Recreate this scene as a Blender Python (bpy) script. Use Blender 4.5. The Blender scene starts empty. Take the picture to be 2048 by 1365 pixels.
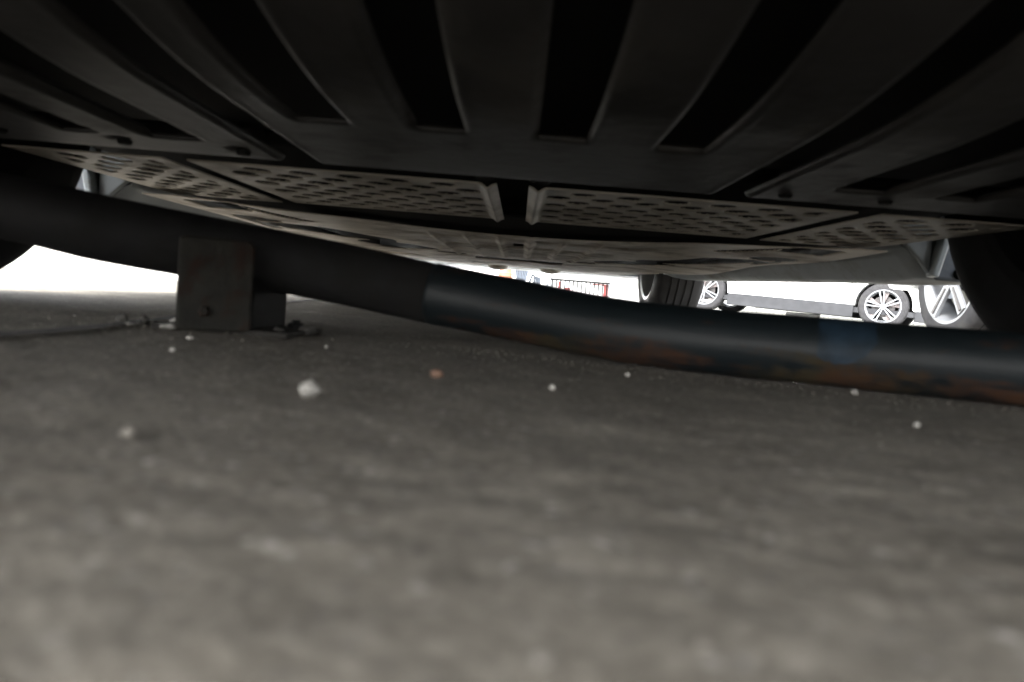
import bpy, bmesh, math, random
import numpy as np
from mathutils import Vector, Matrix, noise

random.seed(7)
rng = np.random.default_rng(7)
S = bpy.context.scene
C = S.collection
R = math.radians

# ------------------------------------------------------------------ camera
CAM_H = 0.052
cam = bpy.data.cameras.new('camera'); cam_o = bpy.data.objects.new('camera', cam); C.objects.link(cam_o)
cam.sensor_width = 36.0; cam.lens = 36.0 * 1480 / 2048
cam.clip_start = 0.01; cam.clip_end = 800
roll, pitch, yaw = R(4.55), R(3.33), R(0.23)
vr = Vector((math.cos(yaw), math.sin(yaw), 0))
fw = Vector((-math.sin(yaw) * math.cos(pitch), math.cos(yaw) * math.cos(pitch), -math.sin(pitch)))
vu = vr.cross(fw)
ir = math.cos(roll) * vr + math.sin(roll) * vu
iu = -math.sin(roll) * vr + math.cos(roll) * vu
cam_o.matrix_world = Matrix((( ir.x, iu.x, -fw.x, 0), (ir.y, iu.y, -fw.y, 0), (ir.z, iu.z, -fw.z, CAM_H), (0, 0, 0, 1)))
cam.dof.use_dof = True; cam.dof.focus_distance = 7.0; cam.dof.aperture_fstop = 7.5
S.camera = cam_o

# ------------------------------------------------------------------ light
world = bpy.data.worlds.new('World'); S.world = world; world.use_nodes = True
wn = world.node_tree.nodes; wl = world.node_tree.links; wn.clear()
SUN_EL, SUN_AZ = R(47), R(-150)          # azimuth from +Y towards +X
sky = wn.new('ShaderNodeTexSky'); sky.sky_type = 'NISHITA'; sky.sun_disc = False
sky.sun_elevation = SUN_EL; sky.sun_rotation = SUN_AZ; sky.air_density = 1.0; sky.dust_density = 4.0; sky.ozone_density = 1.0
bg = wn.new('ShaderNodeBackground'); bg.inputs[1].default_value = 0.15
wo = wn.new('ShaderNodeOutputWorld')
hs = wn.new('ShaderNodeHueSaturation'); hs.inputs['Saturation'].default_value = .18     # thin bright cloud
wl.new(sky.outputs[0], hs.inputs['Color']); wl.new(hs.outputs[0], bg.inputs[0]); wl.new(bg.outputs[0], wo.inputs[0])
sun = bpy.data.lights.new('sun', 'SUN'); sun.energy = .65; sun.angle = R(18); sun.color = (1, .95, .88)
sun_o = bpy.data.objects.new('sun', sun); C.objects.link(sun_o)
sd = Vector((math.sin(SUN_AZ) * math.cos(SUN_EL), math.cos(SUN_AZ) * math.cos(SUN_EL), math.sin(SUN_EL)))
sun_o.rotation_euler = sd.to_track_quat('Z', 'Y').to_euler()
S.view_settings.view_transform = 'Standard'; S.view_settings.look = 'None'
S.view_settings.exposure = 3.36; S.view_settings.gamma = 1.0; S.view_settings.use_curve_mapping = False
S.cycles.use_denoising = True; S.cycles.max_bounces = 12; S.cycles.diffuse_bounces = 8; S.cycles.glossy_bounces = 6
S.cycles.sample_clamp_indirect = 12.0
S.cycles.caustics_reflective = False; S.cycles.caustics_refractive = False

# ------------------------------------------------------------------ materials
MATS = {}
def mat(name, col, rough=.6, metal=0., var=.0, vscale=20., bump=0., bscale=80., dirt=None, dscale=6., dlo=.5, dhi=.65, spec=.5, coat=0.):
    if name in MATS: return MATS[name]
    m = bpy.data.materials.new(name); m.use_nodes = True
    n = m.node_tree.nodes; l = m.node_tree.links; b = n['Principled BSDF']
    b.inputs['Roughness'].default_value = rough; b.inputs['Metallic'].default_value = metal
    b.inputs['Specular IOR Level'].default_value = spec; b.inputs['Coat Weight'].default_value = coat
    tc = n.new('ShaderNodeTexCoord')
    src = None
    rgb = n.new('ShaderNodeRGB'); rgb.outputs[0].default_value = (*col, 1); src = rgb.outputs[0]
    if var:
        t = n.new('ShaderNodeTexNoise'); t.inputs['Scale'].default_value = vscale; t.inputs['Detail'].default_value = 6
        l.new(tc.outputs['Object'], t.inputs['Vector'])
        mr = n.new('ShaderNodeMapRange'); mr.inputs[1].default_value = .3; mr.inputs[2].default_value = .7
        mr.inputs[3].default_value = 1 - var; mr.inputs[4].default_value = 1 + var
        l.new(t.outputs[0], mr.inputs[0])
        mx = n.new('ShaderNodeMix'); mx.data_type = 'RGBA'; mx.blend_type = 'MULTIPLY'; mx.inputs[0].default_value = 1
        l.new(src, mx.inputs[6]); l.new(mr.outputs[0], mx.inputs[7]); src = mx.outputs[2]
    if dirt:
        t = n.new('ShaderNodeTexNoise'); t.inputs['Scale'].default_value = dscale; t.inputs['Detail'].default_value = 8; t.inputs['Roughness'].default_value = .65
        l.new(tc.outputs['Object'], t.inputs['Vector'])
        mr = n.new('ShaderNodeMapRange'); mr.inputs[1].default_value = dlo; mr.inputs[2].default_value = dhi
        l.new(t.outputs[0], mr.inputs[0])
        mx = n.new('ShaderNodeMix'); mx.data_type = 'RGBA'
        l.new(mr.outputs[0], mx.inputs[0]); l.new(src, mx.inputs[6]); mx.inputs[7].default_value = (*dirt, 1); src = mx.outputs[2]
        rr = n.new('ShaderNodeMapRange'); rr.inputs[3].default_value = rough; rr.inputs[4].default_value = min(1, rough + .35)
        l.new(mr.outputs[0], rr.inputs[0]); l.new(rr.outputs[0], b.inputs['Roughness'])
    l.new(src, b.inputs['Base Color'])
    if bump:
        t = n.new('ShaderNodeTexNoise'); t.inputs['Scale'].default_value = bscale; t.inputs['Detail'].default_value = 5
        l.new(tc.outputs['Object'], t.inputs['Vector'])
        bp = n.new('ShaderNodeBump'); bp.inputs['Strength'].default_value = bump; bp.inputs['Distance'].default_value = .004
        l.new(t.outputs[0], bp.inputs['Height']); l.new(bp.outputs[0], b.inputs['Normal'])
    MATS[name] = m
    return m

def ground_mat():
    m = bpy.data.materials.new('asphalt'); m.use_nodes = True
    n = m.node_tree.nodes; l = m.node_tree.links; b = n['Principled BSDF']
    tc = n.new('ShaderNodeTexCoord')
    def tex(kind, scale, **k):
        t = n.new(kind); t.inputs['Scale'].default_value = scale
        for a, v in k.items(): t.inputs[a].default_value = v
        l.new(tc.outputs['Object'], t.inputs['Vector']); return t
    def mr(src, a, b_, c, d):
        q = n.new('ShaderNodeMapRange'); q.inputs[1].default_value = a; q.inputs[2].default_value = b_; q.inputs[3].default_value = c; q.inputs[4].default_value = d
        l.new(src, q.inputs[0]); return q.outputs[0]
    def mix(f, a, b_):
        q = n.new('ShaderNodeMix'); q.data_type = 'RGBA'
        if isinstance(f, float): q.inputs[0].default_value = f
        else: l.new(f, q.inputs[0])
        for i, s in ((6, a), (7, b_)):
            if isinstance(s, tuple): q.inputs[i].default_value = (*s, 1)
            else: l.new(s, q.inputs[i])
        return q.outputs[2]
    big = tex('ShaderNodeTexNoise', 9, Detail=6.0, Roughness=.6)
    mid = tex('ShaderNodeTexNoise', 240, Detail=4.0, Roughness=.6)
    blot = tex('ShaderNodeTexNoise', 38, Detail=4.0, Roughness=.6)
    c = mix(mr(big.outputs[0], .36, .64, 0, 1), (.100, .090, .073), (.156, .143, .119))
    c = mix(mr(blot.outputs[0], 0.45, .70, 0, .6), c, (.198, .180, .149))
    c = mix(mr(mid.outputs[0], .48, .70, 0, .55), c, (.285, .262, .225))
    c = mix(mr(mid.outputs[0], .44, .28, 0, .5), c, (.085, .075, .06))
    far = n.new('ShaderNodeSeparateXYZ'); l.new(tc.outputs['Object'], far.inputs[0])
    agg = n.new('ShaderNodeTexVoronoi'); agg.inputs['Scale'].default_value = 190.0
    wob = tex('ShaderNodeTexNoise', 160, Detail=3.0)
    va = n.new('ShaderNodeVectorMath'); va.operation = 'MULTIPLY_ADD'; va.inputs[1].default_value = (.006, .006, .006)
    l.new(wob.outputs['Color'], va.inputs[0]); l.new(tc.outputs['Object'], va.inputs[2]); l.new(va.outputs[0], agg.inputs['Vector'])
    sel = tex('ShaderNodeTexWhiteNoise', 1.0) if False else None
    spk = n.new('ShaderNodeMath'); spk.operation = 'MULTIPLY'
    l.new(mr(agg.outputs['Distance'], .28, .42, 1, 0), spk.inputs[0])
    sc_ = n.new('ShaderNodeSeparateColor'); l.new(agg.outputs['Color'], sc_.inputs[0])
    l.new(mr(sc_.outputs[0], .80, 1.0, 0, .75), spk.inputs[1])
    c = mix(spk.outputs[0], c, (.42, .40, .37))
    spd = n.new('ShaderNodeMath'); spd.operation = 'MULTIPLY'
    l.new(mr(agg.outputs['Distance'], .3, .5, 1, 0), spd.inputs[0])
    l.new(mr(sc_.outputs[1], .8, .85, 0, .7), spd.inputs[1])
    c = mix(spd.outputs[0], c, (.10, .092, .08))
    # pale concrete further off, lightened and started early to bounce light under the car
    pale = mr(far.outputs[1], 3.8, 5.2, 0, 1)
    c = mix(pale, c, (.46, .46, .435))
    l.new(c, b.inputs['Base Color']); b.inputs['Roughness'].default_value = .85
    b.inputs['Specular IOR Level'].default_value = .3
    bp = n.new('ShaderNodeBump'); bp.inputs['Strength'].default_value = .6; bp.inputs['Distance'].default_value = .002
    l.new(mid.outputs[0], bp.inputs['Height']); l.new(bp.outputs[0], b.inputs['Normal'])
    return m

tray_m = mat('tray_plastic', (.020, .0195, .0195), .55, var=.25, vscale=14, bump=.25, bscale=60, dirt=(.040, .037, .033), dscale=7, dlo=.50, dhi=.74, spec=.35)
shield_m = mat('shield_plastic', (.47, .44, .39), .5, var=.2, vscale=9, dirt=(.26, .236, .20), dscale=4, dlo=.5, dhi=.7)
cover_m = mat('cover_panel', (.64, .59, .52), .5, var=.25, vscale=7, dirt=(.26, .22, .18), dscale=6, dlo=.48, dhi=.66)
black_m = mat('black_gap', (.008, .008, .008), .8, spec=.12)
skirt_m = mat('skirt_plastic', (.34, .375, .40), .42, var=.15, vscale=5, dirt=(.27, .26, .24), dscale=5)
paint_m = mat('pale_blue_paint', (.52, .58, .62), .3, coat=.6, dirt=(.28, .28, .27), dscale=12, dlo=.55, dhi=.7)
liner_m = mat('arch_liner', (.10, .115, .14), .7, var=.3, vscale=20, dirt=(.19, .19, .19), dscale=15)
rubber_m = mat('shaded_tyre_rubber', (.007, .007, .0075), .85, var=.3, vscale=25, dirt=(.010, .0095, .009), dscale=10, spec=.12)  # near-black copy for the rear tyres, shade put into the colour
rubber2_m = mat('lit_tyre_rubber', (.040, .040, .042), .7, var=.2, vscale=20, dirt=(.055, .055, .055), dscale=8)  # lighter copy for the front tyres, their light put into the colour
rubber3_m = mat('grey_tyre_rubber', (.026, .026, .028), .75, var=.2, vscale=20, dirt=(.036, .036, .036), dscale=8, spec=.12)
alloy2_m = mat('lit_alloy', (.17, .178, .19), .35, metal=.4, var=.08, vscale=30)
alloy_m = mat('alloy', (.74, .76, .79), .3, metal=.55, var=.08, vscale=30)
alloyd_m = mat('dark_alloy', (.05, .046, .046), .45, metal=.3)
pink_m = mat('brake_cover', (.10, .085, .085), .6, var=.1)
brake_m = mat('brake_disc', (.10, .095, .085), .5, metal=.4, var=.2)
white_m = mat('white_paint', (.80, .81, .81), .3, coat=.4, var=.03, vscale=3)
silver_m = mat('silver_paint', (.55, .57, .58), .3, coat=.5, metal=.2)
clad_m = mat('grey_cladding', (.030, .031, .034), .7, spec=.12, var=.15, vscale=9)
glass_m = mat('dark_glass', (.03, .035, .04), .08)
lampg_m = mat('lamp_lens', (.30, .36, .36), .15)
wall_m = mat('white_wall', (.78, .78, .76), .8, var=.05, vscale=2)
steel_m = mat('galvanised', (.20, .21, .23), .45, metal=.5)

# ------------------------------------------------------------------ mesh helpers
def link(me, name, m, parent=None, smooth=False, loc=None):
    o = bpy.data.objects.new(name, me); C.objects.link(o)
    if m is not None and not me.materials: me.materials.append(m)
    if parent is not None: o.parent = parent
    if loc is not None: o.location = loc
    if smooth:
        me.shade_smooth()
    return o
def from_bm(bm, name):
    bmesh.ops.recalc_face_normals(bm, faces=bm.faces[:])
    me = bpy.data.meshes.new(name); bm.to_mesh(me); bm.free(); return me
def tag(o, label=None, cat=None, group=None, kind=None):
    for k, v in (('label', label), ('category', cat), ('group', group), ('kind', kind)):
        if v: o[k] = v
    return o
def empty(name, loc=(0, 0, 0), parent=None):
    o = bpy.data.objects.new(name, None); C.objects.link(o); o.location = loc; o.empty_display_size = .1
    if parent is not None: o.parent = parent
    return o
def bevel(o, w, seg=2, ang=35):
    md = o.modifiers.new('bevel', 'BEVEL'); md.width = w; md.segments = seg; md.limit_method = 'ANGLE'; md.angle_limit = R(ang)
    return o
def box_me(name, x0, x1, y0, y1, z0, z1):
    bm = bmesh.new()
    vs = [bm.verts.new((x, y, z)) for z in (z0, z1) for x, y in ((x0, y0), (x1, y0), (x1, y1), (x0, y1))]
    for f in ((0, 3, 2, 1), (4, 5, 6, 7), (0, 1, 5, 4), (1, 2, 6, 5), (2, 3, 7, 6), (3, 0, 4, 7)): bm.faces.new([vs[i] for i in f])
    return from_bm(bm, name)
def box(name, b, m, parent=None, bev=0.0):
    o = link(box_me(name, *b), name, m, parent)
    if bev: bevel(o, bev)
    return o
def prism_me(name, pts, axis, a0, a1):
    """pts 2-D outline; axis 'x': pts are (y,z); 'y': (x,z); 'z': (x,y)"""
    def P(p, a): return {'x': (a, p[0], p[1]), 'y': (p[0], a, p[1]), 'z': (p[0], p[1], a)}[axis]
    bm = bmesh.new()
    A = [bm.verts.new(P(p, a0)) for p in pts]; B = [bm.verts.new(P(p, a1)) for p in pts]
    n = len(pts)
    bm.faces.new(A); bm.faces.new(B[::-1])
    for i in range(n): bm.faces.new((A[i], B[i], B[(i + 1) % n], A[(i + 1) % n]))
    return from_bm(bm, name)
def tube_me(name, pts, rad, seg=16, caps=True, twist=None):
    """tube along a polyline of 3-D points; rad float or list"""
    pts = [Vector(p) for p in pts]; n = len(pts)
    rad = [rad] * n if not isinstance(rad, (list, tuple)) else rad
    bm = bmesh.new(); rings = []
    for i, p in enumerate(pts):
        t = (pts[min(i + 1, n - 1)] - pts[max(i - 1, 0)]).normalized()
        ref = Vector((0, 0, 1)) if abs(t.z) < .95 else Vector((0, 1, 0))
        a = t.cross(ref).normalized(); b_ = a.cross(t).normalized()
        rings.append([bm.verts.new(p + rad[i] * (math.cos(2 * math.pi * k / seg) * a + math.sin(2 * math.pi * k / seg) * b_)) for k in range(seg)])
    for i in range(n - 1):
        for k in range(seg):
            bm.faces.new((rings[i][k], rings[i][(k + 1) % seg], rings[i + 1][(k + 1) % seg], rings[i + 1][k]))
    if caps: bm.faces.new(rings[0]); bm.faces.new(rings[-1])
    me = from_bm(bm, name); me.shade_smooth()
    return me
def lathe_me(name, prof, seg=64, closed=True):
    """profile (x, r) revolved about the X axis"""
    bm = bmesh.new(); rings = []
    for k in range(seg):
        a = 2 * math.pi * k / seg; c, s = math.cos(a), math.sin(a)
        rings.append([bm.verts.new((x, r * c, r * s)) for x, r in prof])
    n = len(prof)
    for k in range(seg):
        A, B = rings[k], rings[(k + 1) % seg]
        for i in range(n if closed else n - 1):
            j = (i + 1) % n
            bm.faces.new((A[i], A[j], B[j], B[i]))
    bmesh.ops.remove_doubles(bm, verts=bm.verts[:], dist=1e-6)
    return from_bm(bm, name)
def sm_edges(o, ang=30):
    o.data.shade_smooth()
    md = o.modifiers.new('split', 'EDGE_SPLIT'); md.split_angle = R(ang); return o
def grid_me(name, X, Y, Z, keep=None):
    ny, nx = X.shape
    v = np.stack([X, Y, Z], -1).reshape(-1, 3)
    i = np.arange(ny * nx).reshape(ny, nx)
    f = np.stack([i[:-1, :-1], i[:-1, 1:], i[1:, 1:], i[1:, :-1]], -1).reshape(-1, 4)
    if keep is not None:
        k = (keep[:-1, :-1] & keep[:-1, 1:] & keep[1:, 1:] & keep[1:, :-1]).reshape(-1); f = f[k]
        used = np.unique(f); re = -np.ones(len(v), int); re[used] = np.arange(len(used)); v = v[used]; f = re[f]
    me = bpy.data.meshes.new(name); me.from_pydata(v.tolist(), [], f.tolist()); me.update(); me.shade_smooth(); return me
def sheet(name, xs, ys, zf, m, parent, keep=None, thick=.004):
    X, Y = np.meshgrid(xs, ys); Z = zf(X, Y)
    me = grid_me(name, X, Y, Z, keep(X, Y) if keep else None)
    o = link(me, name, m, parent)
    md = o.modifiers.new('thickness', 'SOLIDIFY'); md.thickness = thick; md.offset = 1
    return o
def sst(a, b, x):
    t = np.clip((x - a) / (b - a), 0, 1); return t * t * (3 - 2 * t)

# ------------------------------------------------------------------ ground
def gz(x, y):
    k = np.clip((y - 7) / 4, 0, 1)
    z = .02 * np.clip(y - 7, 0, 10) + .042 * np.clip(y - 17, 0, 11) - .02 * np.clip(x - 3, -3, 6) * k
    return z
def gs(*segs):
    out = []
    for a, b, n in segs: out += list(np.linspace(a, b, n, endpoint=False))
    return np.array(out + [segs[-1][1]])
gx = gs((-250, -30, 8), (-30, -6, 12), (-6, -1, 20), (-1, -.5, 25), (-.5, .5, 190), (.5, 1, 25), (1, 6, 20), (6, 30, 12), (30, 250, 8))
gy = gs((-250, -20, 6), (-20, -1, 12), (-1, .06, 12), (.06, .9, 200), (.9, 2, 60), (2, 8, 30), (8, 30, 44), (30, 300, 10))
GX, GY = np.meshgrid(gx, gy); GZ = gz(GX, GY)
near = (np.abs(GX) < 1.2) & (GY > 0) & (GY < 2.2)
nz = np.zeros_like(GZ)
for j, i in zip(*np.nonzero(near)):
    p = Vector((GX[j, i], GY[j, i], 0))
    nz[j, i] = .0010 * noise.noise(p * 22) + .0011 * noise.noise(p * 85)
GZ = GZ + nz - .0012
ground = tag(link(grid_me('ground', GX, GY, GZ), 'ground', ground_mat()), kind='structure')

# ------------------------------------------------------------------ our car
XC = -.018
car = empty('car', (XC, .857, 0))
tag(car, 'pale car overhead seen from underneath, with ribbed undertray and dimpled panels', 'car')
OX, OY = -XC, -.857        # world -> car coordinates
class W:                    # parent node that keeps world coordinates for parts
    pass
def cpart(o):
    o.parent = car; o.matrix_parent_inverse = Matrix.Translation((-XC, -.857, 0)); return o

def base_z(d):
    # height of the floor line: slight rake, sweeping up towards the rear bumper
    z = .182 + .012 * (d - .8) * (d > .8) 
    z = np.where(d < .55, .182 + .5 * (.55 - np.maximum(d, .3)) ** 2 + .25 * np.clip(.3 - d, 0, 1), z)
    return z

# --- ribbed rear undertray with recessed longitudinal channels
CH = [(-.096, -.054, .613), (.003, .045, .613), (-.193, -.150, .613), (.103, .141, .620), (-.268, -.230, .85), (.205, .238, .85),
      (-.378, -.324, .74), (.302, .352, .74), (-.462, -.428, .74), (.402, .442, .74)]
def tray_keep(X, Y):
    k = np.ones(X.shape, bool)
    for a, b, e in CH: k &= ~((X > a + .003) & (X < b - .003) & (Y < e - .004))
    return k
def tray_z(X, Y):
    z = base_z(Y)
    rec = np.zeros_like(z)
    for a, b, e in CH:
        w = sst(a - .004, a + .004, X) * (1 - sst(b - .004, b + .004, X)) * (1 - sst(e - .012, e + .004, Y))
        rec = np.maximum(rec, w)
    z = z + .007 * rec
    # soft rolled lips beside every channel
    for a, b, e in CH:
        near_ = np.maximum(np.exp(-((X - a + .006) / .0035) ** 2), np.exp(-((X - b - .006) / .0035) ** 2)) * (1 - sst(e - .02, e + .01, Y))
        z = z - .0005 * near_ * (1 - rec)
    z = z + .0035 * np.exp(-((X + .42) ** 2 + (Y - .76) ** 2) / .00012) + .004 * np.exp(-((X + .30) ** 2 + (Y - .77) ** 2) / .00010)
    return z
cpart(sheet('rear_undertray', np.linspace(-.60, .57, 391), gs((-.06, .3, 20), (.3, .82, 105)), tray_z, tray_m, None, keep=tray_keep))
cpart(sheet('tray_shade_sheet', np.linspace(-.66, .63, 12), np.linspace(-.04, .84, 24), lambda X, Y: base_z(Y) + .036, black_m, None))  # black sheet added above the channels to stand in for their shade
for x, y in ((-.42, .775), (-.30, .785), (.27, .785), (.37, .775), (.52, .76), (-.54, .76)):
    me = lathe_me('fastener', [(0, 0), (0, .006), (.003, .0075), (.006, .0075), (.006, 0)], 16, False)
    me.transform(Matrix.Translation((x, y, base_z(np.array(y)) - .0035)) @ Matrix.Rotation(R(-90), 4, 'Y'))
    cpart(link(me, 'fastener', black_m))
# dark cross member in the slot behind the tray
def cross_z(X, Y): return .232 + .006 * np.sin(X * 40) ** 2 * 0 + 0 * Y
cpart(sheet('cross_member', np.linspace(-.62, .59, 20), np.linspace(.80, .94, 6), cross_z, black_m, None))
for x in (-.335, .315):        # little mounting brackets in the slot
    cpart(box('bracket', (x - .022, x + .022, .838, .885, .196, .226), tray_m, None, .004))
for x in (-.052, .016):
    cpart(box('bracket', (x - .012, x + .012, .85, .905, .190, .222), black_m, None, .004))

# --- four dimpled shield panels
def shield(x0, x1, y0, y1, lip_l, lip_r):
    px, py = .061, .088
    def holes(X, Y):  # dimple cores cut open to the black sheet above for their shade
        k = np.ones(X.shape, bool)
        for ox, oy in ((0, 0), (.5, .5)):
            fx = ((X - XC) / px + ox) % 1 - .5; fy = ((Y - y0) / py + oy) % 1 - .5
            k &= ~((np.sqrt((fx * px / .022) ** 2 + (fy * py / .027) ** 2) < .69) & (X > x0 + .026) & (X < x1 - .026) & (Y > y0 + .018) & (Y < y1 - .016))
        return k
    def zf(X, Y):
        z = .190 + .012 * (Y - .9)
        dim = np.zeros_like(z)
        for ox, oy in ((0, 0), (.5, .5)):
            fx = ((X - XC) / px + ox) % 1 - .5; fy = ((Y - y0) / py + oy) % 1 - .5
            d = np.sqrt((fx * px / .022) ** 2 + (fy * py / .027) ** 2)
            dim = np.maximum(dim, 1 - sst(.45, 1.0, d))
        inner = sst(x0 + .022, x0 + .030, X) * (1 - sst(x1 - .030, x1 - .022, X)) * sst(y0 + .012, y0 + .02, Y) * (1 - sst(y1 - .02, y1 - .01, Y))
        z = z + .0030 * dim * inner
        if lip_l: z = z - .006 * np.exp(-((X - x0 - .012) / .006) ** 2)
        if lip_r: z = z - .006 * np.exp(-((X - x1 + .012) / .006) ** 2)
        return z
    cpart(sheet('shield_panel', np.linspace(x0, x1, int((x1 - x0) / .0025)), np.linspace(y0, y1, int((y1 - y0) / .004)), zf, shield_m, None, keep=holes, thick=.002))
shield(XC - .408, XC - .020, .930, 1.385, False, True)
shield(XC + .020, XC + .430, .930, 1.385, True, False)
shield(XC - .640, XC - .438, .930, 1.400, False, False)
shield(XC + .460, XC + .655, .930, 1.400, False, False)
# black sheet added above the shields as shade in slits and holes; the arc-shaped beam between shields and cover
cpart(sheet('shield_shade_sheet', np.linspace(-.66, .64, 10), np.linspace(.90, 1.75, 10), lambda X, Y: .226 + .01 * (Y - .9), black_m, None))
def beam_edge(X): return 1.31 + .30 * np.cos(np.clip((X - XC) / .60, -1, 1) * math.pi / 2) ** 1.3
xs = np.linspace(-.60, .565, 60); t = np.linspace(0, 1, 12)
BX = np.tile(xs, (12, 1)); BY = 1.34 + .30 * t[:, None] + 0 * BX
BZ = .200 - .004 * np.sin(t[:, None] * math.pi) + 0 * BX + .02 * (t[:, None] > .99)
o = link(grid_me('cross_beam', BX, BY, BZ), 'cross_beam', black_m); cpart(o)
md = o.modifiers.new('thickness', 'SOLIDIFY'); md.thickness = .006; md.offset = 1

# --- long centre cover with cut-outs
def cover_base(Y): return .183 + .004 * (Y - 1.4)
def ell(X, Y, cx, cy, rx, ry, rot=0, soft=.12):
    c, s = math.cos(rot), math.sin(rot)
    u = ((X - cx) * c + (Y - cy) * s) / rx; v = (-(X - cx) * s + (Y - cy) * c) / ry
    return 1 - sst(1 - soft, 1 + soft, np.sqrt(u * u + v * v))
def rrect(X, Y, cx, cy, hx, hy, rad=.02, rot=0, soft=.004):
    c, s = math.cos(rot), math.sin(rot)
    u = np.abs((X - cx) * c + (Y - cy) * s) - hx + rad; v = np.abs(-(X - cx) * s + (Y - cy) * c) - hy + rad
    d = np.hypot(np.maximum(u, 0), np.maximum(v, 0)) + np.minimum(np.maximum(u, v), 0) - rad
    return 1 - sst(-soft, soft, d)
def cover_rec(X, Y):
    rec = np.zeros_like(X)
    for sx in (-1, 1):
        U = (X - XC) * sx
        rec = np.maximum(rec, ell(U, Y, .575, 1.66, .046, .080))                     # lifting-point hole
        rec = np.maximum(rec, rrect(U, Y, .475, 1.50, .011, .12, .011, .32))          # slot
        rec = np.maximum(rec, rrect(U, Y, .560, 1.41, .045, .060, .018))              # square pocket
        rec = np.maximum(rec, ell(U, Y, .475, 1.98, .105, .24, .42, .15) * (1 - ell(U, Y, .39, 1.86, .055, .17, .3, .2)))   # crescent
        rec = np.maximum(rec, rrect(U, Y, .36, 2.33, .085, .15, .05, .40, .02))
        rec = np.maximum(rec, rrect(U, Y, .618, 1.80, .010, .16, .010, -.05))
        rec = np.maximum(rec, rrect(U, Y, .22, 2.52, .05, .045, .02, 0, .01))
    rec = np.maximum(rec, rrect(X, Y, XC + .008, 1.88, .012, .055, .003))
    rec = np.maximum(rec, rrect(X, Y, XC + .01, 2.70, .16, .075, .008))              # slot before the front tray
    return rec
def cover_z(X, Y):
    z = cover_base(Y); rec = cover_rec(X, Y)
    z = z + .003 * rec
    # raised ribs and shallow swages
    for rx in (-.19, -.11, -.035, .035, .11, .19):
        z = z - .006 * np.exp(-((X - XC - rx) / .007) ** 2) * sst(1.58, 1.7, Y) * (1 - sst(2.5, 2.6, Y)) * (1 - rec)
    for ry in (1.72, 1.98, 2.2, 2.42):
        z = z + .006 * np.exp(-((Y - ry) / .02) ** 2) * (np.abs(X - XC) < .26) * (1 - rec)
    z = z + .004 * np.sin(X * 11 + 1) * np.sin(Y * 7) * sst(.2, .4, np.abs(X - XC))
    return z
cpart(sheet('centre_cover', np.linspace(XC - .655, XC + .655, 263), gs((1.295, 2.1, 220), (2.1, 2.86, 120)), cover_z, cover_m, None,
            keep=lambda X, Y: (Y >= beam_edge(X) - .006) & (cover_rec(X, Y) < .6), thick=.002))
cpart(sheet('cover_shade_sheet', np.linspace(-.9, .87, 8), np.linspace(1.30, 4.3, 8), lambda X, Y: .275 + 0 * X, black_m, None))  # black sheet added above the cut-outs to stand in for their shade
for x, y in ((-.15, 2.68), (-.05, 2.69), (.13, 2.70)):
    me = lathe_me('bolt', [(0, 0), (0, .008), (.01, .009), (.016, .005), (.016, 0)], 12, False)
    me.transform(Matrix.Translation((x, y, .192)) @ Matrix.Rotation(R(-90), 4, 'Y')); cpart(link(me, 'bolt', steel_m))
# clip inside the crescent
cpart(box('jacking_block', (-.505, -.47, 1.78, 1.83, .190, .225), black_m, None, .004))

# --- front undertray with its rolled lip
def front_z(X, Y):
    z = .192 + .026 * (Y - 2.86) - .004 * (np.abs(X - XC) > .2)
    z = z - .006 * np.exp(-((Y - 4.33) / .05) ** 2)
    for ry in (3.05, 3.3, 3.55, 3.8, 4.04): z = z + .006 * np.exp(-((Y - ry) / .02) ** 2) * (np.abs(X - XC) < .4)
    return z
cpart(sheet('front_undertray', np.linspace(-.56, .53, 90), np.linspace(2.85, 4.19, 110), front_z, cover_m, None))
for x in (-.125, .165):
    bm = bmesh.new(); bmesh.ops.create_uvsphere(bm, u_segments=24, v_segments=12, radius=1)
    me = from_bm(bm, 'air_deflector'); me.transform(Matrix.Translation((x, 4.1, .222)) @ Matrix.Diagonal((.058, .12, .022, 1))); me.shade_smooth()
    cpart(link(me, 'air_deflector', cover_m))

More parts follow.
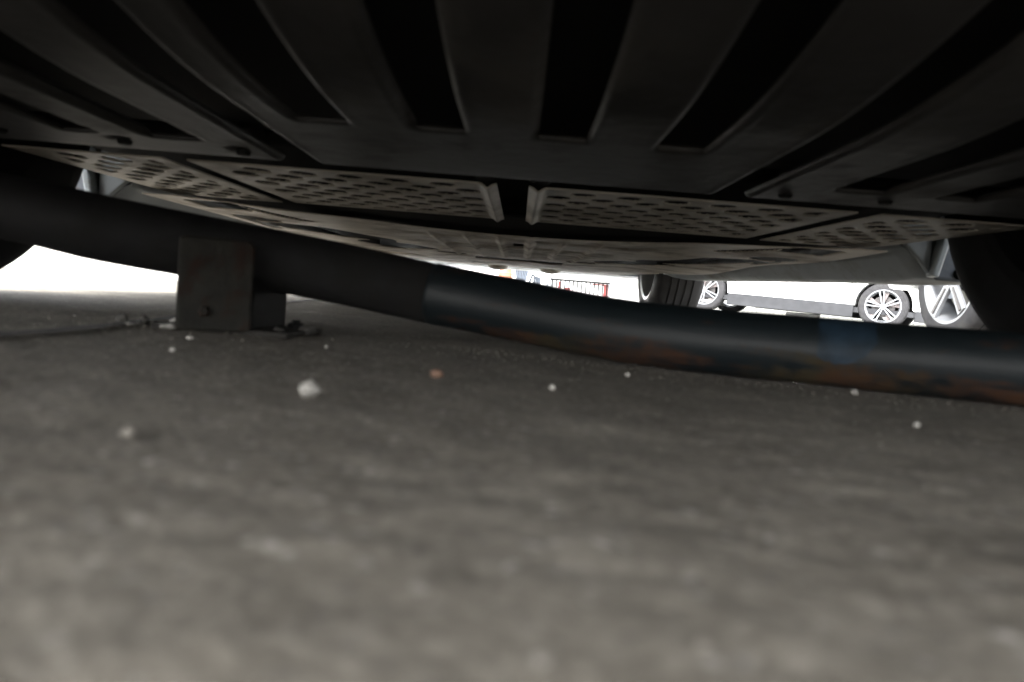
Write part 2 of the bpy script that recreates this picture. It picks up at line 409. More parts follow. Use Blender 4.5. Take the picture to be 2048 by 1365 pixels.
# --- side skirts: bulged fairings between the wheels
def skirt(sx):
    st = np.linspace(1.30, 3.40, 43)
    low = np.interp(st, [1.30, 1.33, 1.40, 1.55, 1.80, 2.1, 2.5, 2.9, 3.2, 3.36, 3.40], [.150, .142, .137, .143, .152, .160, .171, .181, .189, .196, .206])
    low = np.convolve(np.pad(low, 2, 'edge'), np.ones(5) / 5, 'valid')
    rows = []
    for y, lo in zip(st, low):
        ti = .193 + .010 * (y - 1.3)
        a = np.linspace(0, 1, 9)
        sec = [(.668, ti + .03)] + [(.670 + .065 * q, ti + (lo - ti) * sst(0, 1, np.array(q))) for q in a] + [(.80, lo - .001), (.86, lo + .004), (.90, lo + .03), (.925, lo + .11), (.93, .36)]
        rows.append([(XC + sx * x, y, float(z)) for x, z in sec])
    A = np.array(rows)
    me = grid_me('side_skirt', A[..., 0], A[..., 1], A[..., 2])
    o = link(me, 'side_skirt', skirt_m); md = o.modifiers.new('thickness', 'SOLIDIFY'); md.thickness = .004; md.offset = 1 if sx > 0 else -1
    cpart(o)
    e_ = link(prism_me('skirt_end', [(XC + sx * x, z) for x, z in ((.655, .30), (.655, .212), (.675, .199), (.70, .176), (.722, .150), (.722, .30))], 'y', 1.288, 1.302), 'skirt_end', skirt_m); bevel(e_, .003); cpart(e_)
    # closing wall of the rear wheel arch, with a light flange and mounting holes
    w = cpart(box('arch_wall', tuple(sorted((XC + sx * .735, XC + sx * .925))) + (1.292, 1.305, .141, .52), liner_m, None, .006))
    fl = link(prism_me('arch_flange', [(XC + sx * .720, .146), (XC + sx * .732, .144), (XC + sx * .748, .215), (XC + sx * .748, .30), (XC + sx * .735, .30), (XC + sx * .734, .215)], 'y', 1.275, 1.299), 'arch_flange', paint_m)
    bevel(fl, .003); cpart(fl)
    for hx, hz, rr in ((.79, .175, .013), (.775, .142, .010), (.845, .19, .012)):
        me = lathe_me('grommet', [(0, 0), (0, rr * .8), (.003, rr), (.008, rr), (.008, 0)], 20, False)
        me.transform(Matrix.Translation((XC + sx * hx, 1.286, hz + .012)) @ Matrix.Rotation(R(90), 4, 'Z')); cpart(link(me, 'grommet', black_m))
skirt(1); skirt(-1)

# --- wheels
def tyre_prof(w, Ro, Ri, grooves=4):
    h = w / 2
    p = [(-h + .018, Ri), (-h + .004, Ri + .012), (-h, (Ro + Ri) / 2 + .005), (-h + .006, Ro - .028), (-h + .016, Ro - .012), (-h + .030, Ro - .004)]
    tw = h - .030
    for k in range(grooves):
        c = -tw + 2 * tw * (k + 1) / (grooves + 1)
        p += [(c - .0055, Ro - .001), (c - .004, Ro - .008), (c + .004, Ro - .008), (c + .0055, Ro - .001)]
    p += [(-x, r) for x, r in reversed(p[:6])]
    return p
def spoke_me(r0, r1, w0, w1, x0, dx, thick, ang, off0=0., off1=0.):
    """one tapered spoke along +Z, rotated about X"""
    pts = [(-w0 + off0, r0), (w0 + off0, r0), (w1 + off1, r1), (-w1 + off1, r1)]
    me = prism_me('spoke', pts, 'x', x0, x0 + thick)
    for v in me.vertices:
        v.co.x += dx * (v.co.z - r0) / (r1 - r0)
    me.transform(Matrix.Rotation(ang, 4, 'X')); return me
def wheel(parent, loc, side, style, Ro=.345, w=.235, Ri=.235, seg=72, rub=None, rot=0., local=True, rimm=None, sp=None):
    """side=+1: outer face looks towards +X of the parent"""
    e = empty('wheel', loc); e.parent = parent
    if not local: e.matrix_parent_inverse = Matrix.Translation((-XC, -.857, 0))
    t = link(lathe_me('tyre', tyre_prof(w, Ro, Ri), seg), 'tyre', rub or rubber_m, e); sm_edges(t, 32)
    h = w / 2 * side
    ro = Ri + .004
    prof = [(h * .86, ro), (h * .93, ro + .010), (h * .97, ro + .010), (h * .97, ro - .004), (h * .86, ro - .014), (h * .2, ro - .035),
            (-h * .7, ro - .022), (-h * .93, ro - .006), (-h * .97, ro + .010), (-h * .90, ro + .012), (-h * .84, ro), (-h * .66, ro - .010), (h * .2, ro - .025)]
    rim = link(lathe_me('rim', prof, seg), 'rim', rimm or sp or alloy_m, e); sm_edges(rim, 40)
    if rimm:
        link(lathe_me('shade_disc', [(-h * .5, .02), (-h * .5, .215), (-h * .38, .215), (-h * .38, .02)], 40), 'shade_disc', black_m, e)  # black disc added inside the rear rims to stand in for shade
    if style == 'closed': return e
    for k in range(5):
        a = rot + 2 * math.pi * k / 5
        th = .022
        if style == 'twin':
            for s in (-1, 1):
                me = spoke_me(.035, Ri - .002, .008, .011, (h * .72 if side > 0 else h * .72 - th), side * .008, th, a, s * .013, s * .030)
                link(me, 'spoke', sp or alloy_m, e)
            # pocket plate that swirls between the spokes
            me = prism_me('spoke_web', [(-.016, .05), (.016, .05), (.10, .19), (.06, .222), (.03, .226)], 'x', h * .48, h * .48 + side * .008)
            me.transform(Matrix.Rotation(a, 4, 'X')); link(me, 'spoke_web', pink_m, e)
        else:
            me = spoke_me(.035, Ri - .002, .026, .034, (h * .76 if side > 0 else h * .76 - th), side * .010, th, a)
            bevel(link(me, 'spoke', sp or alloy_m, e), .004)
            me = spoke_me(.06, Ri - .012, .006, .009, (h * .80 if side > 0 else h * .80 - th), side * .010, th, a)
            link(me, 'spoke_inlay', alloyd_m, e)
    hub = lathe_me('hub_cap', [(h * .4, 0), (h * .4, .045), (h * .74, .045), (h * .84, .034), (h * .84, 0)], 32, False)
    sm_edges(link(hub, 'hub_cap', sp or alloy_m, e), 40)
    bd = lathe_me('brake_disc', [(h * .05, .06), (h * .05, .158), (h * .18, .158), (h * .18, .06)], 40)
    link(bd, 'brake_disc', brake_m if style != 'twin' else alloyd_m, e)
    if style != 'twin':
        link(box_me('brake_caliper', min(h * .0, h * .3), max(h * .0, h * .3), .08, .17, -.10, .06), 'brake_caliper', steel_m, e)
    return e
for sx in (-1, 1):
    wheel(car, (sx * .772, 0, .345), sx, 'single', seg=96, rimm=black_m)  # rear rims coloured black, shade put into the colour
    wheel(car, (sx * .775, 2.93, .345), sx, 'single', rub=rubber2_m, seg=72)

# --- bodies
def arc(cy, cz, r, zb):
    a0 = math.asin((zb - cz) / r)
    A = np.linspace(math.pi - a0, a0, 14)
    return [(cy + r * math.cos(t), cz + r * math.sin(t)) for t in A]
def body(parent, wb, rear, front, hw, zb, belt, roof, paint, rear_rise=0., glass=glass_m, arch=.40, hood=1.15):
    """lower body with wheel arches, greenhouse, glass; Y=0 at the rear axle"""
    y0, y1 = -rear, wb + front
    pts = [(y0 + .02, zb + .12 + rear_rise), (y0 + .25, zb + .02 + rear_rise * .4)] + arc(0, .345, arch, zb) + arc(wb, .345, arch, zb) + \
          [(y1 - .22, zb), (y1 - .04, zb + .10), (y1, zb + .30), (y1 - .06, belt - .22), (y1 - .35, belt - .08), (y1 - hood, belt + .05), (y0 + .12, belt + .06), (y0 + .03, belt - .12), (y0, zb + .40)]
    b = link(prism_me('body', pts, 'x', -hw, hw), 'body', paint, parent); bevel(b, .045, 3, 40)
    gp = [(y0 + .18, belt + .062), (y1 - hood + .02, belt + .052), (y1 - hood - .70, roof - .04), (y1 - hood - 1.1, roof), (y0 + .75, roof), (y0 + .38, roof - .07)]
    me = prism_me('cabin', gp, 'x', -hw + .06, hw - .06)
    for v in me.vertices: v.co.x *= 1 - .22 * (v.co.z - belt) / (roof - belt)
    bevel(link(me, 'cabin', paint, parent), .03, 2, 30)
    for s in (-1, 1):
        for (a, b_) in ((.12, .46), (.50, .84)):
            L0, L1 = y0 + .55, y1 - hood - .30
            q = [(L0 + (L1 - L0) * a, belt + .09), (L0 + (L1 - L0) * b_, belt + .09), (L0 + (L1 - L0) * (b_ - (.12 if b_ > .7 else 0)), roof - .12), (L0 + (L1 - L0) * (a + (.06 if a < .3 else 0)), roof - .12)]
            me = prism_me('window', q, 'x', 0, s * .012)
            for v in me.vertices:
                f = 1 - .22 * (v.co.z - belt) / (roof - belt); v.co.x += s * ((hw - .06) * f + .001)
            link(me, 'window', glass, parent)
    return y0, y1
own = body(car, 2.93, .95, .88, .925, .30, 1.02, 1.58, paint_m, rear_rise=.06)
fb = [(-.93, 4.20), (.93, 4.20), (.925, 4.34), (.86, 4.50), (.70, 4.61), (.35, 4.67), (-.35, 4.67), (-.70, 4.61), (-.86, 4.50), (-.925, 4.34)]
o = link(prism_me('front_bumper', [(x + XC, y) for x, y in fb], 'z', .226, .50), 'front_bumper', skirt_m); bevel(o, .02, 3, 50); cpart(o)
bp_out = [(-.925, .50), (-.925, .10), (-.86, -.06), (-.70, -.135), (.70, -.135), (.86, -.06), (.925, .10), (.925, .50)]
bp_in = [(.88, .50), (.86, .14), (.74, .06), (.62, .0), (-.62, .0), (-.74, .06), (-.86, .14), (-.88, .50)]
o = link(prism_me('rear_bumper', [(x + XC, y) for x, y in bp_out + bp_in], 'z', .165, .46), 'rear_bumper', tray_m)  # out of view, lower edge set low to block light on the ground
for v in o.data.vertices:
    if v.co.z < .3 and abs(v.co.x - XC) > .71: v.co.z = .145  # corners lowered further to cut the side light
bevel(o, .02, 3, 50); cpart(o)

# ------------------------------------------------------------------ steel pipe barrier
pipe = empty('pipe_barrier', (0, .66, 0))
tag(pipe, 'bent dark steel pipe lying across the asphalt on a rusty plate post', 'barrier')
def ppart(o): o.parent = pipe; o.matrix_parent_inverse = Matrix.Translation((0, -.66, 0)); return o
def spline(P, n):
    P = np.array(P); t = np.linspace(0, len(P) - 1, n); out = []
    for q in t:
        i = min(int(q), len(P) - 2); f = q - i
        p0, p1, p2, p3 = P[max(i - 1, 0)], P[i], P[i + 1], P[min(i + 2, len(P) - 1)]
        out.append(.5 * ((2 * p1) + (-p0 + p2) * f + (2 * p0 - 5 * p1 + 4 * p2 - p3) * f * f + (-p0 + 3 * p1 - 3 * p2 + p3) * f ** 3))
    return [tuple(o) for o in out]
def pipe_mat():
    m = bpy.data.materials.new('painted_pipe'); m.use_nodes = True
    n = m.node_tree.nodes; l = m.node_tree.links; b = n['Principled BSDF']
    tc = n.new('ShaderNodeTexCoord'); mp = n.new('ShaderNodeMapping'); mp.inputs['Scale'].default_value = (6, 6, 40)
    l.new(tc.outputs['Object'], mp.inputs[0])
    t = n.new('ShaderNodeTexNoise'); t.inputs['Scale'].default_value = 1.6; t.inputs['Detail'].default_value = 8; t.inputs['Roughness'].default_value = .65; l.new(mp.outputs[0], t.inputs['Vector'])
    sp = n.new('ShaderNodeSeparateXYZ'); l.new(tc.outputs['Object'], sp.inputs[0])
    def mr(src, a, b_, c, d):
        q = n.new('ShaderNodeMapRange'); q.inputs[1].default_value = a; q.inputs[2].default_value = b_; q.inputs[3].default_value = c; q.inputs[4].default_value = d
        l.new(src, q.inputs[0]); return q.outputs[0]
    # rust sits along the worn lower flank
    low = mr(sp.outputs[2], .034, .012, 0, .24)
    t3 = n.new('ShaderNodeTexNoise'); t3.inputs['Scale'].default_value = 90; t3.inputs['Detail'].default_value = 6; l.new(tc.outputs['Object'], t3.inputs['Vector'])
    ad0 = n.new('ShaderNodeMath'); l.new(t.outputs[0], ad0.inputs[0]); l.new(mr(t3.outputs[0], .3, .7, -.07, .07), ad0.inputs[1])
    ad = n.new('ShaderNodeMath'); l.new(ad0.outputs[0], ad.inputs[0]); l.new(low, ad.inputs[1])
    f = mr(ad.outputs[0], .62, .80, 0, 1)
    t2 = n.new('ShaderNodeTexNoise'); t2.inputs['Scale'].default_value = 12; t2.inputs['Detail'].default_value = 4; l.new(tc.outputs['Object'], t2.inputs['Vector'])
    rc = n.new('ShaderNodeMix'); rc.data_type = 'RGBA'; l.new(mr(t2.outputs[0], .4, .6, 0, 1), rc.inputs[0])
    rc.inputs[6].default_value = (.044, .018, .0075, 1); rc.inputs[7].default_value = (.026, .019, .008, 1)
    mx = n.new('ShaderNodeMix'); mx.data_type = 'RGBA'; l.new(f, mx.inputs[0]); mx.inputs[6].default_value = (.0055, .0088, .0108, 1); l.new(rc.outputs[2], mx.inputs[7])
    l.new(mx.outputs[2], b.inputs['Base Color']); l.new(mr(f, 0, 1, .50, .9), b.inputs['Roughness']); b.inputs['Specular IOR Level'].default_value = .3
    bp = n.new('ShaderNodeBump'); bp.inputs['Strength'].default_value = .35; bp.inputs['Distance'].default_value = .002
    l.new(t.outputs[0], bp.inputs['Height']); l.new(bp.outputs[0], b.inputs['Normal'])
    return m
PA = [(-.60, .638, .110), (-.465, .665, .0975), (-.385, .685, .0855), (-.295, .715, .0755), (-.19, .735, .064), (-.083, .745, .0495), (0.0, .725, .0405)]
PB = [(-.085, .742, .0500), (.0, .722, .0405), (.105, .662, .0300), (.25, .610, .0283), (.40, .565, .0283), (.55, .53, .0283), (.80, .48, .0283)]
wrap_m = mat('black_wrap', (.006, .006, .0065), .75, var=.35, vscale=30, bump=.4, bscale=50, spec=.25, dirt=(.010, .0097, .009), dscale=9)
ppart(link(tube_me('wrapped_pipe', spline(PA, 60), [.0272 + .0033 * min(1, i / 18) for i in range(60)], 40), 'wrapped_pipe', wrap_m))
ppart(link(tube_me('painted_pipe', spline(PB, 70), [.0311 - .0031 * min(1, i / 26) for i in range(70)], 40), 'painted_pipe', pipe_mat()))
# blue mark wrapped onto the pipe
cen = spline(PB, 400)
bluem = mat('blue_mark', (.010, .021, .034), .6, var=.5, vscale=60, spec=.25)
rows = []
ss = [p for p in cen if .245 <= p[0] <= .288]
for p in ss:
    u = (p[0] - .245) / (.288 - .245)
    lowa = R(46 - 62 * math.sqrt(max(0, 1 - (2 * u - .75) ** 2 / 1.6)))
    lowa += R(7) * noise.noise(Vector((p[0] * 260, 0, 5))) + R(4) * noise.noise(Vector((p[0] * 900, 0, 5)))
    row = []
    for a in np.linspace(R(92), lowa, 12):
        row.append((p[0] - .0282 * math.cos(a) * .30, p[1] - .0282 * math.cos(a) * .954, p[2] + .0282 * math.sin(a)))
    rows.append(row)
A = np.array(rows); ppart(link(grid_me('blue_patch', A[..., 0], A[..., 1], A[..., 2]), 'blue_patch', bluem))
# plate post
rust_m = mat('rusty_plate', (.012, .0112, .009), .75, spec=.2, var=.45, vscale=45, bump=.5, bscale=70, dirt=(.020, .0105, .0075), dscale=36, dlo=.50, dhi=.64)
def plate(name, pts, y0, y1, rz, loc, m):
    o = link(prism_me(name, pts, 'y', y0, y1), name, m); bevel(o, .004, 3); o.location = loc; o.rotation_euler = (0, 0, rz); return o
o = plate('post', [(-.033, 0), (.030, 0), (.030, .078), (.026, .083), (-.031, .083), (-.033, .080)], 0, .006, R(22), (-.2665, .655, .001), rust_m); ppart(o)
for bx, bz, rr in ((-.010, .018, .0055),):
    me = lathe_me('post_bolt', [(0, 0), (0, rr), (.004, rr), (.006, rr * .6), (.006, 0)], 6, False)
    me.transform(Matrix.Translation((-.2665, .655, .001)) @ Matrix.Rotation(R(22), 4, 'Z') @ Matrix.Translation((bx, 0, bz)) @ Matrix.Rotation(R(-90), 4, 'Z')); ppart(link(me, 'post_bolt', rust_m))
o = plate('post_web', [(-.028, 0), (.026, 0), (.026, .05), (-.028, .05)], .007, .13, R(3), (-.268, .668, .001), black_m); ppart(o)
o = box('base_plate', (-.330, -.205, .665, .775, -.002, .004), mat('base_steel', (.022, .02, .018), .8, var=.4, vscale=40, spec=.2), None, .002); ppart(o)
for bx, by in ((-.219, .735),):
    me = lathe_me('anchor_bolt', [(0, 0), (0, .008), (.005, .008), (.007, .004), (.009, .004), (.009, 0)], 6, False)
    me.transform(Matrix.Translation((bx, by, .004)) @ Matrix.Rotation(R(-90), 4, 'Y')); ppart(link(me, 'anchor_bolt', black_m))

# ------------------------------------------------------------------ joint in the slab
jm = mat('joint_filler', (.02, .019, .017), .9, var=.4, vscale=60)
jp = spline([(-.40, -2.0, 0), (-.385, -.8, 0), (-.355, .05, 0), (-.345, .30, 0), (-.341, .488, 0), (-.345, .58, 0), (-.362, .70, 0), (-.40, .95, 0), (-.52, 1.6, 0), (-.60, 2.35, 0), (-.66, 3.5, 0)], 300)
rows = []
for p in jp:
    w = .009 * (1 + .5 * noise.noise(Vector((p[0] * 30, p[1] * 40, 3)))); sh = .006 * noise.noise(Vector((1, p[1] * 25, 0)))
    rows.append([(p[0] - w + sh, p[1], .0012), (p[0] + sh, p[1], .0014), (p[0] + w + sh, p[1], .0012)])
A = np.array(rows)
o = link(grid_me('slab_joint', A[..., 0], A[..., 1], A[..., 2]), 'slab_joint', jm); o.parent = ground

# ------------------------------------------------------------------ pebbles and crumbs
def stone(name, loc, size, m, label, group, seed, flat=.7, cone=0.):
    bm = bmesh.new(); bmesh.ops.create_icosphere(bm, subdivisions=3, radius=1)
    for v in bm.verts:
        n_ = noise.noise(v.co * 1.3 + Vector((seed * 7.1, 0, seed))) * .35 + noise.noise(v.co * 3.1 + Vector((0, seed, 3))) * .12
        v.co *= 1 + n_
        if cone and v.co.z > 0: v.co.x *= 1 - cone * v.co.z; v.co.y *= 1 - cone * v.co.z
    me = from_bm(bm, name); me.transform(Matrix.Rotation(seed * 1.7, 4, 'Z') @ Matrix.Diagonal((size, size * .8, size * flat, 1)))
    o = link(me, name, m, None, True); zmin = min(v.co.z for v in me.vertices)
    o.location = (loc[0], loc[1], -zmin - .0012); tag(o, label, 'stone', group); return o
pale_m = mat('pale_stone', (.32, .305, .28), .8, var=.3, vscale=200)
brown_m = mat('brown_stone', (.13, .075, .05), .8, var=.3, vscale=200)
grey_m = mat('grey_stone', (.26, .25, .23), .85, var=.3, vscale=200)
dark_m = mat('dark_crumb', (.05, .047, .042), .9, var=.3, vscale=200)
dim_m = mat('dim_stone', (.11, .10, .085), .85, var=.3, vscale=200)
G = 'loose stones on the asphalt'
ST = [((-.0916, .3346), .0056, pale_m, 'pale pointed stone, biggest on the open asphalt left of centre', .75, .7),
      ((-.0464, .455), .0042, brown_m, 'small reddish brown stone below the left end of the painted pipe', .7, 0),
      ((.0244, .4409), .0021, pale_m, 'tiny white stone in the middle of the asphalt, left of the pipe shadow', .8, 0),
      ((.088, .565), .0021, pale_m, 'tiny white stone at the foot of the pipe under the orange rust', .8, 0),
      ((.262, .565), .0026, pale_m, 'tiny white stone at the foot of the pipe below the blue mark', .8, 0),
      ((.2221, .4024), .0021, grey_m, 'small grey stone alone on the asphalt at the right', .8, 0),
      ((.0337, .1148), .0010, dim_m, 'blurred small crumb nearest the camera right of centre', .8, 0),
      ((.0081, .1056), .0010, dim_m, 'blurred small crumb nearest the camera at the bottom centre', .7, 0),
      ((-.1178, .2278), .0026, dim_m, 'faint grey stone on the asphalt at lower left', .7, .3),
      ((-.224, .4835), .0020, pale_m, 'small pale speck on the asphalt in front of the post', .8, 0),
      ((-.2569, .583), .0030, pale_m, 'pale chip right at the front foot of the post', .5, 0),
      ((-.1526, .60), .0018, grey_m, 'tiny grey speck on the asphalt right of the post', .8, 0),
      ((-.3603, .675), .0055, dark_m, 'dark crumb leftmost of those beside the post', .9, 0),
      ((-.352, .70), .0050, dark_m, 'dark crumb in the middle of those left of the post', .8, 0),
      ((-.348, .665), .0040, pale_m, 'flat pale chip lying among the dark crumbs left of the post', .4, 0),
      ((-.337, .735), .0075, pale_m, 'broad pale chip behind the crumbs left of the post', .45, 0),
      ((-.312, .665), .0085, grey_m, 'flat grey slab chip against the left foot of the post', .3, 0),
      ((-.342, .79), .0055, brown_m, 'pinkish brown chip standing upright left of the post', 1.1, .3),
      ((-.205, .728), .0085, dark_m, 'dark lump at the right foot of the post', .6, 0),
      ((-.225, .70), .0070, dark_m, 'dark lump between post and base plate', .5, 0)]
for i, (p, s_, m_, lb, fl, cn) in enumerate(ST): stone('pebble', p, s_, m_, lb, G, i + 1, fl, cn)

# loose grit: swept along the pipe and thinly over the slab
gv, gf = [], []
def grain(x, y, r):
    b0 = len(gv); q = [(1, 0, 0), (-1, 0, 0), (0, 1, 0), (0, -1, 0), (0, 0, 1), (0, 0, -1)]
    a_ = random.random() * 6.28; ca, sa = math.cos(a_), math.sin(a_)
    for u, v, w in q:
        k = r * random.uniform(.6, 1.2); gv.append((x + k * (u * ca - v * sa), y + k * (u * sa + v * ca), max(-.0012, k * w * .8) + .0002))
    for t_ in ((0, 2, 4), (2, 1, 4), (1, 3, 4), (3, 0, 4), (2, 0, 5), (1, 2, 5), (3, 1, 5), (0, 3, 5)): gf.append([b0 + i for i in t_])
for p in spline(PB, 260):
    for _ in range(3):
        grain(p[0] + random.gauss(0, .03), p[1] - .012 - abs(random.gauss(0, .035)), random.uniform(.0003, .0010) * (1.6 if random.random() < .06 else 1))
for _ in range(450):
    grain(random.uniform(-.5, .5), random.uniform(.22, 1.0), random.uniform(.0003, .0009))
for _ in range(150):
    grain(random.gauss(-.30, .06), random.gauss(.67, .05), random.uniform(.0004, .0020))
me = bpy.data.meshes.new('grit'); me.from_pydata(gv, [], gf); me.update()
tag(link(me, 'grit', mat('grit', (.095, .086, .07), .9, var=.6, vscale=150)), 'fine grey grit scattered on the slab and along the pipe', 'grit', kind='stuff')

# ------------------------------------------------------------------ white car parked across
def place_axis(e, P1, P2):
    """local Y from P1 to P2 (wheel contacts on the near side), local X towards the viewer side"""
    P1, P2 = Vector(P1), Vector(P2)
    y = (P2 - P1).normalized(); z = Vector((0, 0, 1)); x = y.cross(z).normalized(); z = x.cross(y)
    e.matrix_world = Matrix(((x.x, y.x, z.x, P1.x), (x.y, y.y, z.y, P1.y), (x.z, y.z, z.z, P1.z), (0, 0, 0, 1)))
suv = empty('parked_car'); tag(suv, 'white parked car side on with grey sill and split-spoke wheels', 'car')
near = .0
P1, P2 = Vector((3.04, 12.3, .098)), Vector((5.32, 10.9, .015))
place_axis(suv, P1, P2)
WB = (P2 - P1).length
hw = .90
# local X+ points to the viewer; the near wheel faces lie at x = 0
inner = empty('tmp'); 
def shift(o): o.location.x -= hw - .01
n0 = len(C.objects)
y0, y1 = body(suv, WB, 1.02, .95, hw, .30, 1.05, 1.62, white_m, arch=.385)
new = [o for o in C.objects if o.parent == suv]
for s in (-1, 1):
    new.append(box('sill_cladding', tuple(sorted((s * (hw - .02), s * (hw + .012)))) + (.40, WB - .39, .14, .325), clad_m, suv, .008))
    # door skins, proud of the body with open seams
    dz0, dz1 = .33, 1.04
    def door(ya, yb, name='door'):
        o = link(prism_me(name, [(ya, dz0), (yb, dz0), (yb, dz1), (ya, dz1)], 'x', s * (hw - .004), s * (hw + .008)), name, white_m, suv); bevel(o, .003)
        new.append(o)
    door(.515, 1.30); door(1.31, WB - .462)
    for ay in (0, WB):
        me = prism_me('arch_liner', [(ay + .405 * math.cos(t), .345 + .405 * math.sin(t)) for t in np.linspace(-.2, math.pi + .2, 20)], 'x', s * (hw - .30), s * (hw - .28))
        new.append(link(me, 'arch_liner', black_m, suv))
for s in (-1, 1):
    for yy in (.505, WB - .452):
        new.append(box('door_seam', tuple(sorted((s * (hw - .004), s * (hw + .004)))) + (yy - .008, yy + .008, .33, 1.04), black_m, suv))  # black strips put in the door gaps for their shade
new.append(box('floor', (-hw + .05, hw - .05, -.9, WB + .85, .22, .295), clad_m, suv))
new.append(box('bumper_trim', (hw - .2, hw + .015, -1.0, -.42, .16, .28), clad_m, suv, .01))
new.append(box('bumper_trim', (hw - .2, hw + .015, WB + .43, WB + .92, .16, .31), clad_m, suv, .01))
new.append(box('bumper_dark_piece', (hw - .05, hw + .012, WB + .60, WB + .70, .34, .62), black_m, suv, .01))  # upright black piece on the bumper end
lm = link(prism_me('lamp', [(-1.03, .36), (-.80, .36), (-.80, .52), (-.97, .52)], 'x', hw - .25, hw + .012), 'lamp', lampg_m, suv); bevel(lm, .01); new.append(lm)
for o in new: shift(o)
for ay in (0, WB):
    wheel(suv, (-.115, ay, .342), 1, 'twin', Ro=.342, Ri=.232, w=.225, rub=rubber3_m, rot=.18 if ay else .5, sp=alloy2_m)
    wheel(suv, (-2 * hw + .135, ay, .342), -1, 'closed', Ro=.342, Ri=.232, w=.225, rub=rubber3_m)
bpy.data.objects.remove(inner)

# ------------------------------------------------------------------ neighbouring car on the right
nb = empty('parked_car', (2.36 + .92, 4.12 - 2.85, 0)); tag(nb, 'silver parked car at the right edge, only its alloy wheel showing', 'car')
body(nb, 2.85, .9, .88, .93, .30, 1.02, 1.50, silver_m)
box('floor', (-.6, .6, .4, 2.45, .20, .295), clad_m, nb)
for s in (-1, 1):
    box('sill', tuple(sorted((s * .70, s * .92))) + (.42, 2.42, .19, .305), silver_m, nb, .02)
    for ay, rot in ((0, 0.), (2.85, .55)):
        wheel(nb, (s * (.92 - .118), ay, .345), s, 'single', rub=rubber3_m, rot=rot + math.pi / 5, sp=alloy2_m)

# ------------------------------------------------------------------ far things
# white railing behind the white car
rl = empty('white_railing', (3.6, 17.2, 0)); tag(rl, 'low white slatted railing seen beneath the white parked car', 'railing')
d0 = Vector((3.6, 17.2, 0)); dv = Vector((2.28, -1.40, 0)).normalized()
ang = math.atan2(dv.y, dv.x); rl.rotation_euler = (0, 0, ang)
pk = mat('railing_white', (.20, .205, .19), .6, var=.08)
me = box_me('picket', -.041, .041, -.012, .012, -.05, .62)
for k in range(74):
    p = d0 + dv * (k * .092)
    o = link(me, 'picket', pk, rl); o.location = (k * .092, 0, float(gz(np.array(p.x), np.array(p.y))))
pe = d0 + dv * (73 * .092)
za, zb_ = float(gz(np.array(d0.x), np.array(d0.y))), float(gz(np.array(pe.x), np.array(pe.y)))
box('dark_backing', (-.1, 74 * .092, .05, .07, min(za, zb_) - .05, max(za, zb_) + .55), black_m, rl)  # black board added behind the pickets so the gaps look dark
for zz in (.08, .52):
    o = link(tube_me('rail', [(-.05, .03, za + zz), (74 * .092, .03, zb_ + zz)], .018, 10), 'rail', pk, rl)
ws = box('wheel_stop', (-.28, .28, -.07, .07, 0, .11), white_m, None, .02)
ws.location = (4.95, 12.9, float(gz(np.array(4.95), np.array(12.9)))); ws.rotation_euler = (0, 0, ang)
tag(ws, 'white wheel stop block on the ground beneath the white car', 'wheel stop')

# white cabinet with barred lower panel
cb = empty('white_cabinet', (.79, 9.6, .05)); tag(cb, 'white cabinet with thin dark bars and red marks below', 'cabinet')
zc = .05
box('panel', (-.40, .40, .02, .55, .305, 1.3), white_m, cb, .01)
box('back_panel', (-.385, .365, .06, .08, 0, .30), white_m, cb)
box('top_rail', (-.395, .375, -.005, .018, .272, .292), black_m, cb)
for s in (-.40, .365): box('post', (s, s + .018, -.005, .55, 0, .303), steel_m, cb)
me = box_me('bar', -.0075, .0075, 0, .008, 0, .272)
for k in range(14): o = link(me, 'bar', black_m, cb); o.location = (-.368 + k * .0545, 0, 0)
redm = mat('red_mark', (.20, .03, .028), .5)
box('red_panel', (.305, .360, .045, .058, .03, .265), redm, cb)
box('red_panel', (-.285, -.265, .045, .058, .14, .265), redm, cb)
box('red_panel', (-.195, -.13, .045, .058, .10, .19), redm, cb)
box('red_panel', (.15, .36, .03, .042, .25, .268), redm, cb)
for a, b_, z in ((-.39, -.372, .355), (-.355, -.31, .357), (-.275, -.24, .357), (-.21, -.20, .357), (-.15, -.115, .357), (.31, .375, .350)):
    box('lettering', (a, b_, .014, .022, z, z + .011), black_m, cb)

# orange drum, chairs and folding frame far off under the front bumper
orange_m = mat('pale_orange', (.32, .125, .07), .6, var=.1)
def zg(x, y): return float(gz(np.array(x), np.array(y)))
dr = empty('traffic_drum', (-.32, 16, zg(-.32, 16))); tag(dr, 'pale orange traffic drum seen under the front bumper', 'traffic drum')
me = lathe_me('drum_body', [(0, 0), (0, .17), (.30, .145), (.31, .15), (.34, .15), (.35, .135), (.70, .115), (.95, .10), (.97, 0)], 28, False)
me.transform(Matrix.Rotation(R(-90), 4, 'Y')); sm_edges(link(me, 'drum_body', orange_m, dr), 30)
me = lathe_me('drum_base', [(0, 0), (0, .22), (.04, .22), (.05, .18), (.05, 0)], 28, False); me.transform(Matrix.Rotation(R(-90), 4, 'Y')); link(me, 'drum_base', black_m, dr)
me = lathe_me('white_band', [(.46, .13), (.46, .134), (.60, .127), (.60, .122)], 28); me.transform(Matrix.Rotation(R(-90), 4, 'Y')); sm_edges(link(me, 'white_band', white_m, dr), 30)
bl_m = mat('blue_grey_plastic', (.05, .062, .082), .5)
ch = empty('waste_bin', (.03, 17, zg(.03, 17))); tag(ch, 'blue-grey slatted bin tapering downward beside the orange drum', 'bin')
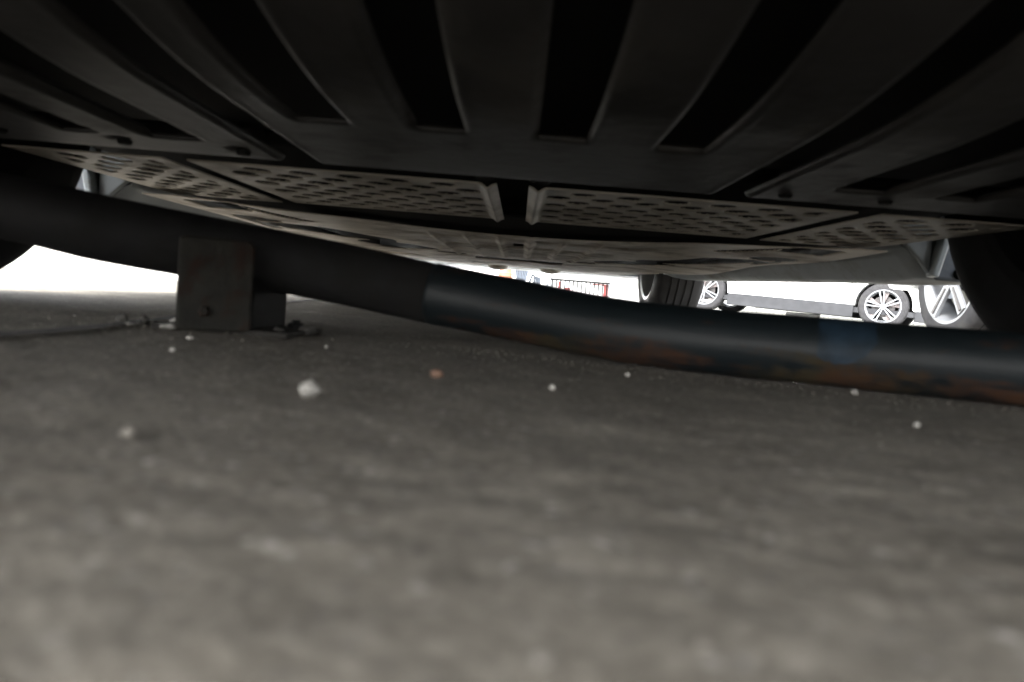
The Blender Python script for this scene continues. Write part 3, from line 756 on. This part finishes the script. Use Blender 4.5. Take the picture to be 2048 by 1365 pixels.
for k in range(8):
    x = -.175 + k * .05
    link(prism_me('slat', [(x * .5 - .011, .16), (x * .5 + .011, .16), (x * 1.25 + .021, .80), (x * 1.25 - .021, .80)], 'y', -.13, -.11), 'slat', bl_m, ch)
link(prism_me('bin_body', [(-.10, .15), (.10, .15), (.24, .82), (-.24, .82)], 'y', -.10, .12), 'bin_body', black_m, ch)
box('bin_foot', (-.24, .24, -.16, .16, 0, .16), steel_m, ch, .01)
box('bin_rim', (-.26, .26, -.15, .15, .81, .86), bl_m, ch, .01)
ff = empty('folding_frame', (.50, 17.6, zg(.5, 17.6))); tag(ff, 'grey folding frame with crossed tubes and white cloth', 'folding chair')
for sx in (-1, 1):
    link(tube_me('tube', [(sx * .22 - .1, -.15, 0), (sx * .22 + .16, .15, .85)], .024, 8), 'tube', bl_m, ff)
    link(tube_me('tube', [(sx * .22 + .16, -.12, 0), (sx * .22 - .12, .16, .80)], .022, 8), 'tube', steel_m, ff)
link(prism_me('cloth', [(-.30, .36), (.14, .36), (.22, .44), (-.22, .44)], 'y', -.12, .12), 'cloth', white_m, ff)
link(prism_me('bag', [(-.22, .05), (-.02, .03), (.0, .30), (-.16, .34)], 'y', -.05, .10), 'bag', bl_m, ff)
for i, (x, y, s_) in enumerate(((-.82, 15.5, .12), (-.62, 15.2, .10))):
    sk = stone('rubble_sack', (x, y), s_, grey_m, ('grey lumpy sack left of the orange drum', 'smaller grey lumpy sack nearest the orange drum')[i], None, 30 + i, .9)
    sk['category'] = 'sack'; sk.location.z = zg(x, y) + s_ * .9

# white industrial building all along the back
bd = empty('white_building', (0, 30, zg(0, 30))); tag(bd, 'long white building filling the background behind the parked cars', 'building')
box('wall', (-45, 45, 0, .4, -.3, 6.5), wall_m, bd)
box('plinth', (-45.05, 45.05, -.06, .45, -.35, .35), wall_m, bd, .02)
box('roof', (-45.3, 45.3, -.6, 12, 6.5, 6.8), steel_m, bd, .05)
for k in range(22):
    x = -44 + k * 4.1
    w_ = box('window', (x, x + 2.2, -.02, .05, 2.2, 4.0), glass_m, bd)
for k in range(5):
    x = -38 + k * 17
    box('door', (x, x + 3.0, -.05, .05, 0, 3.0), steel_m, bd, .02)
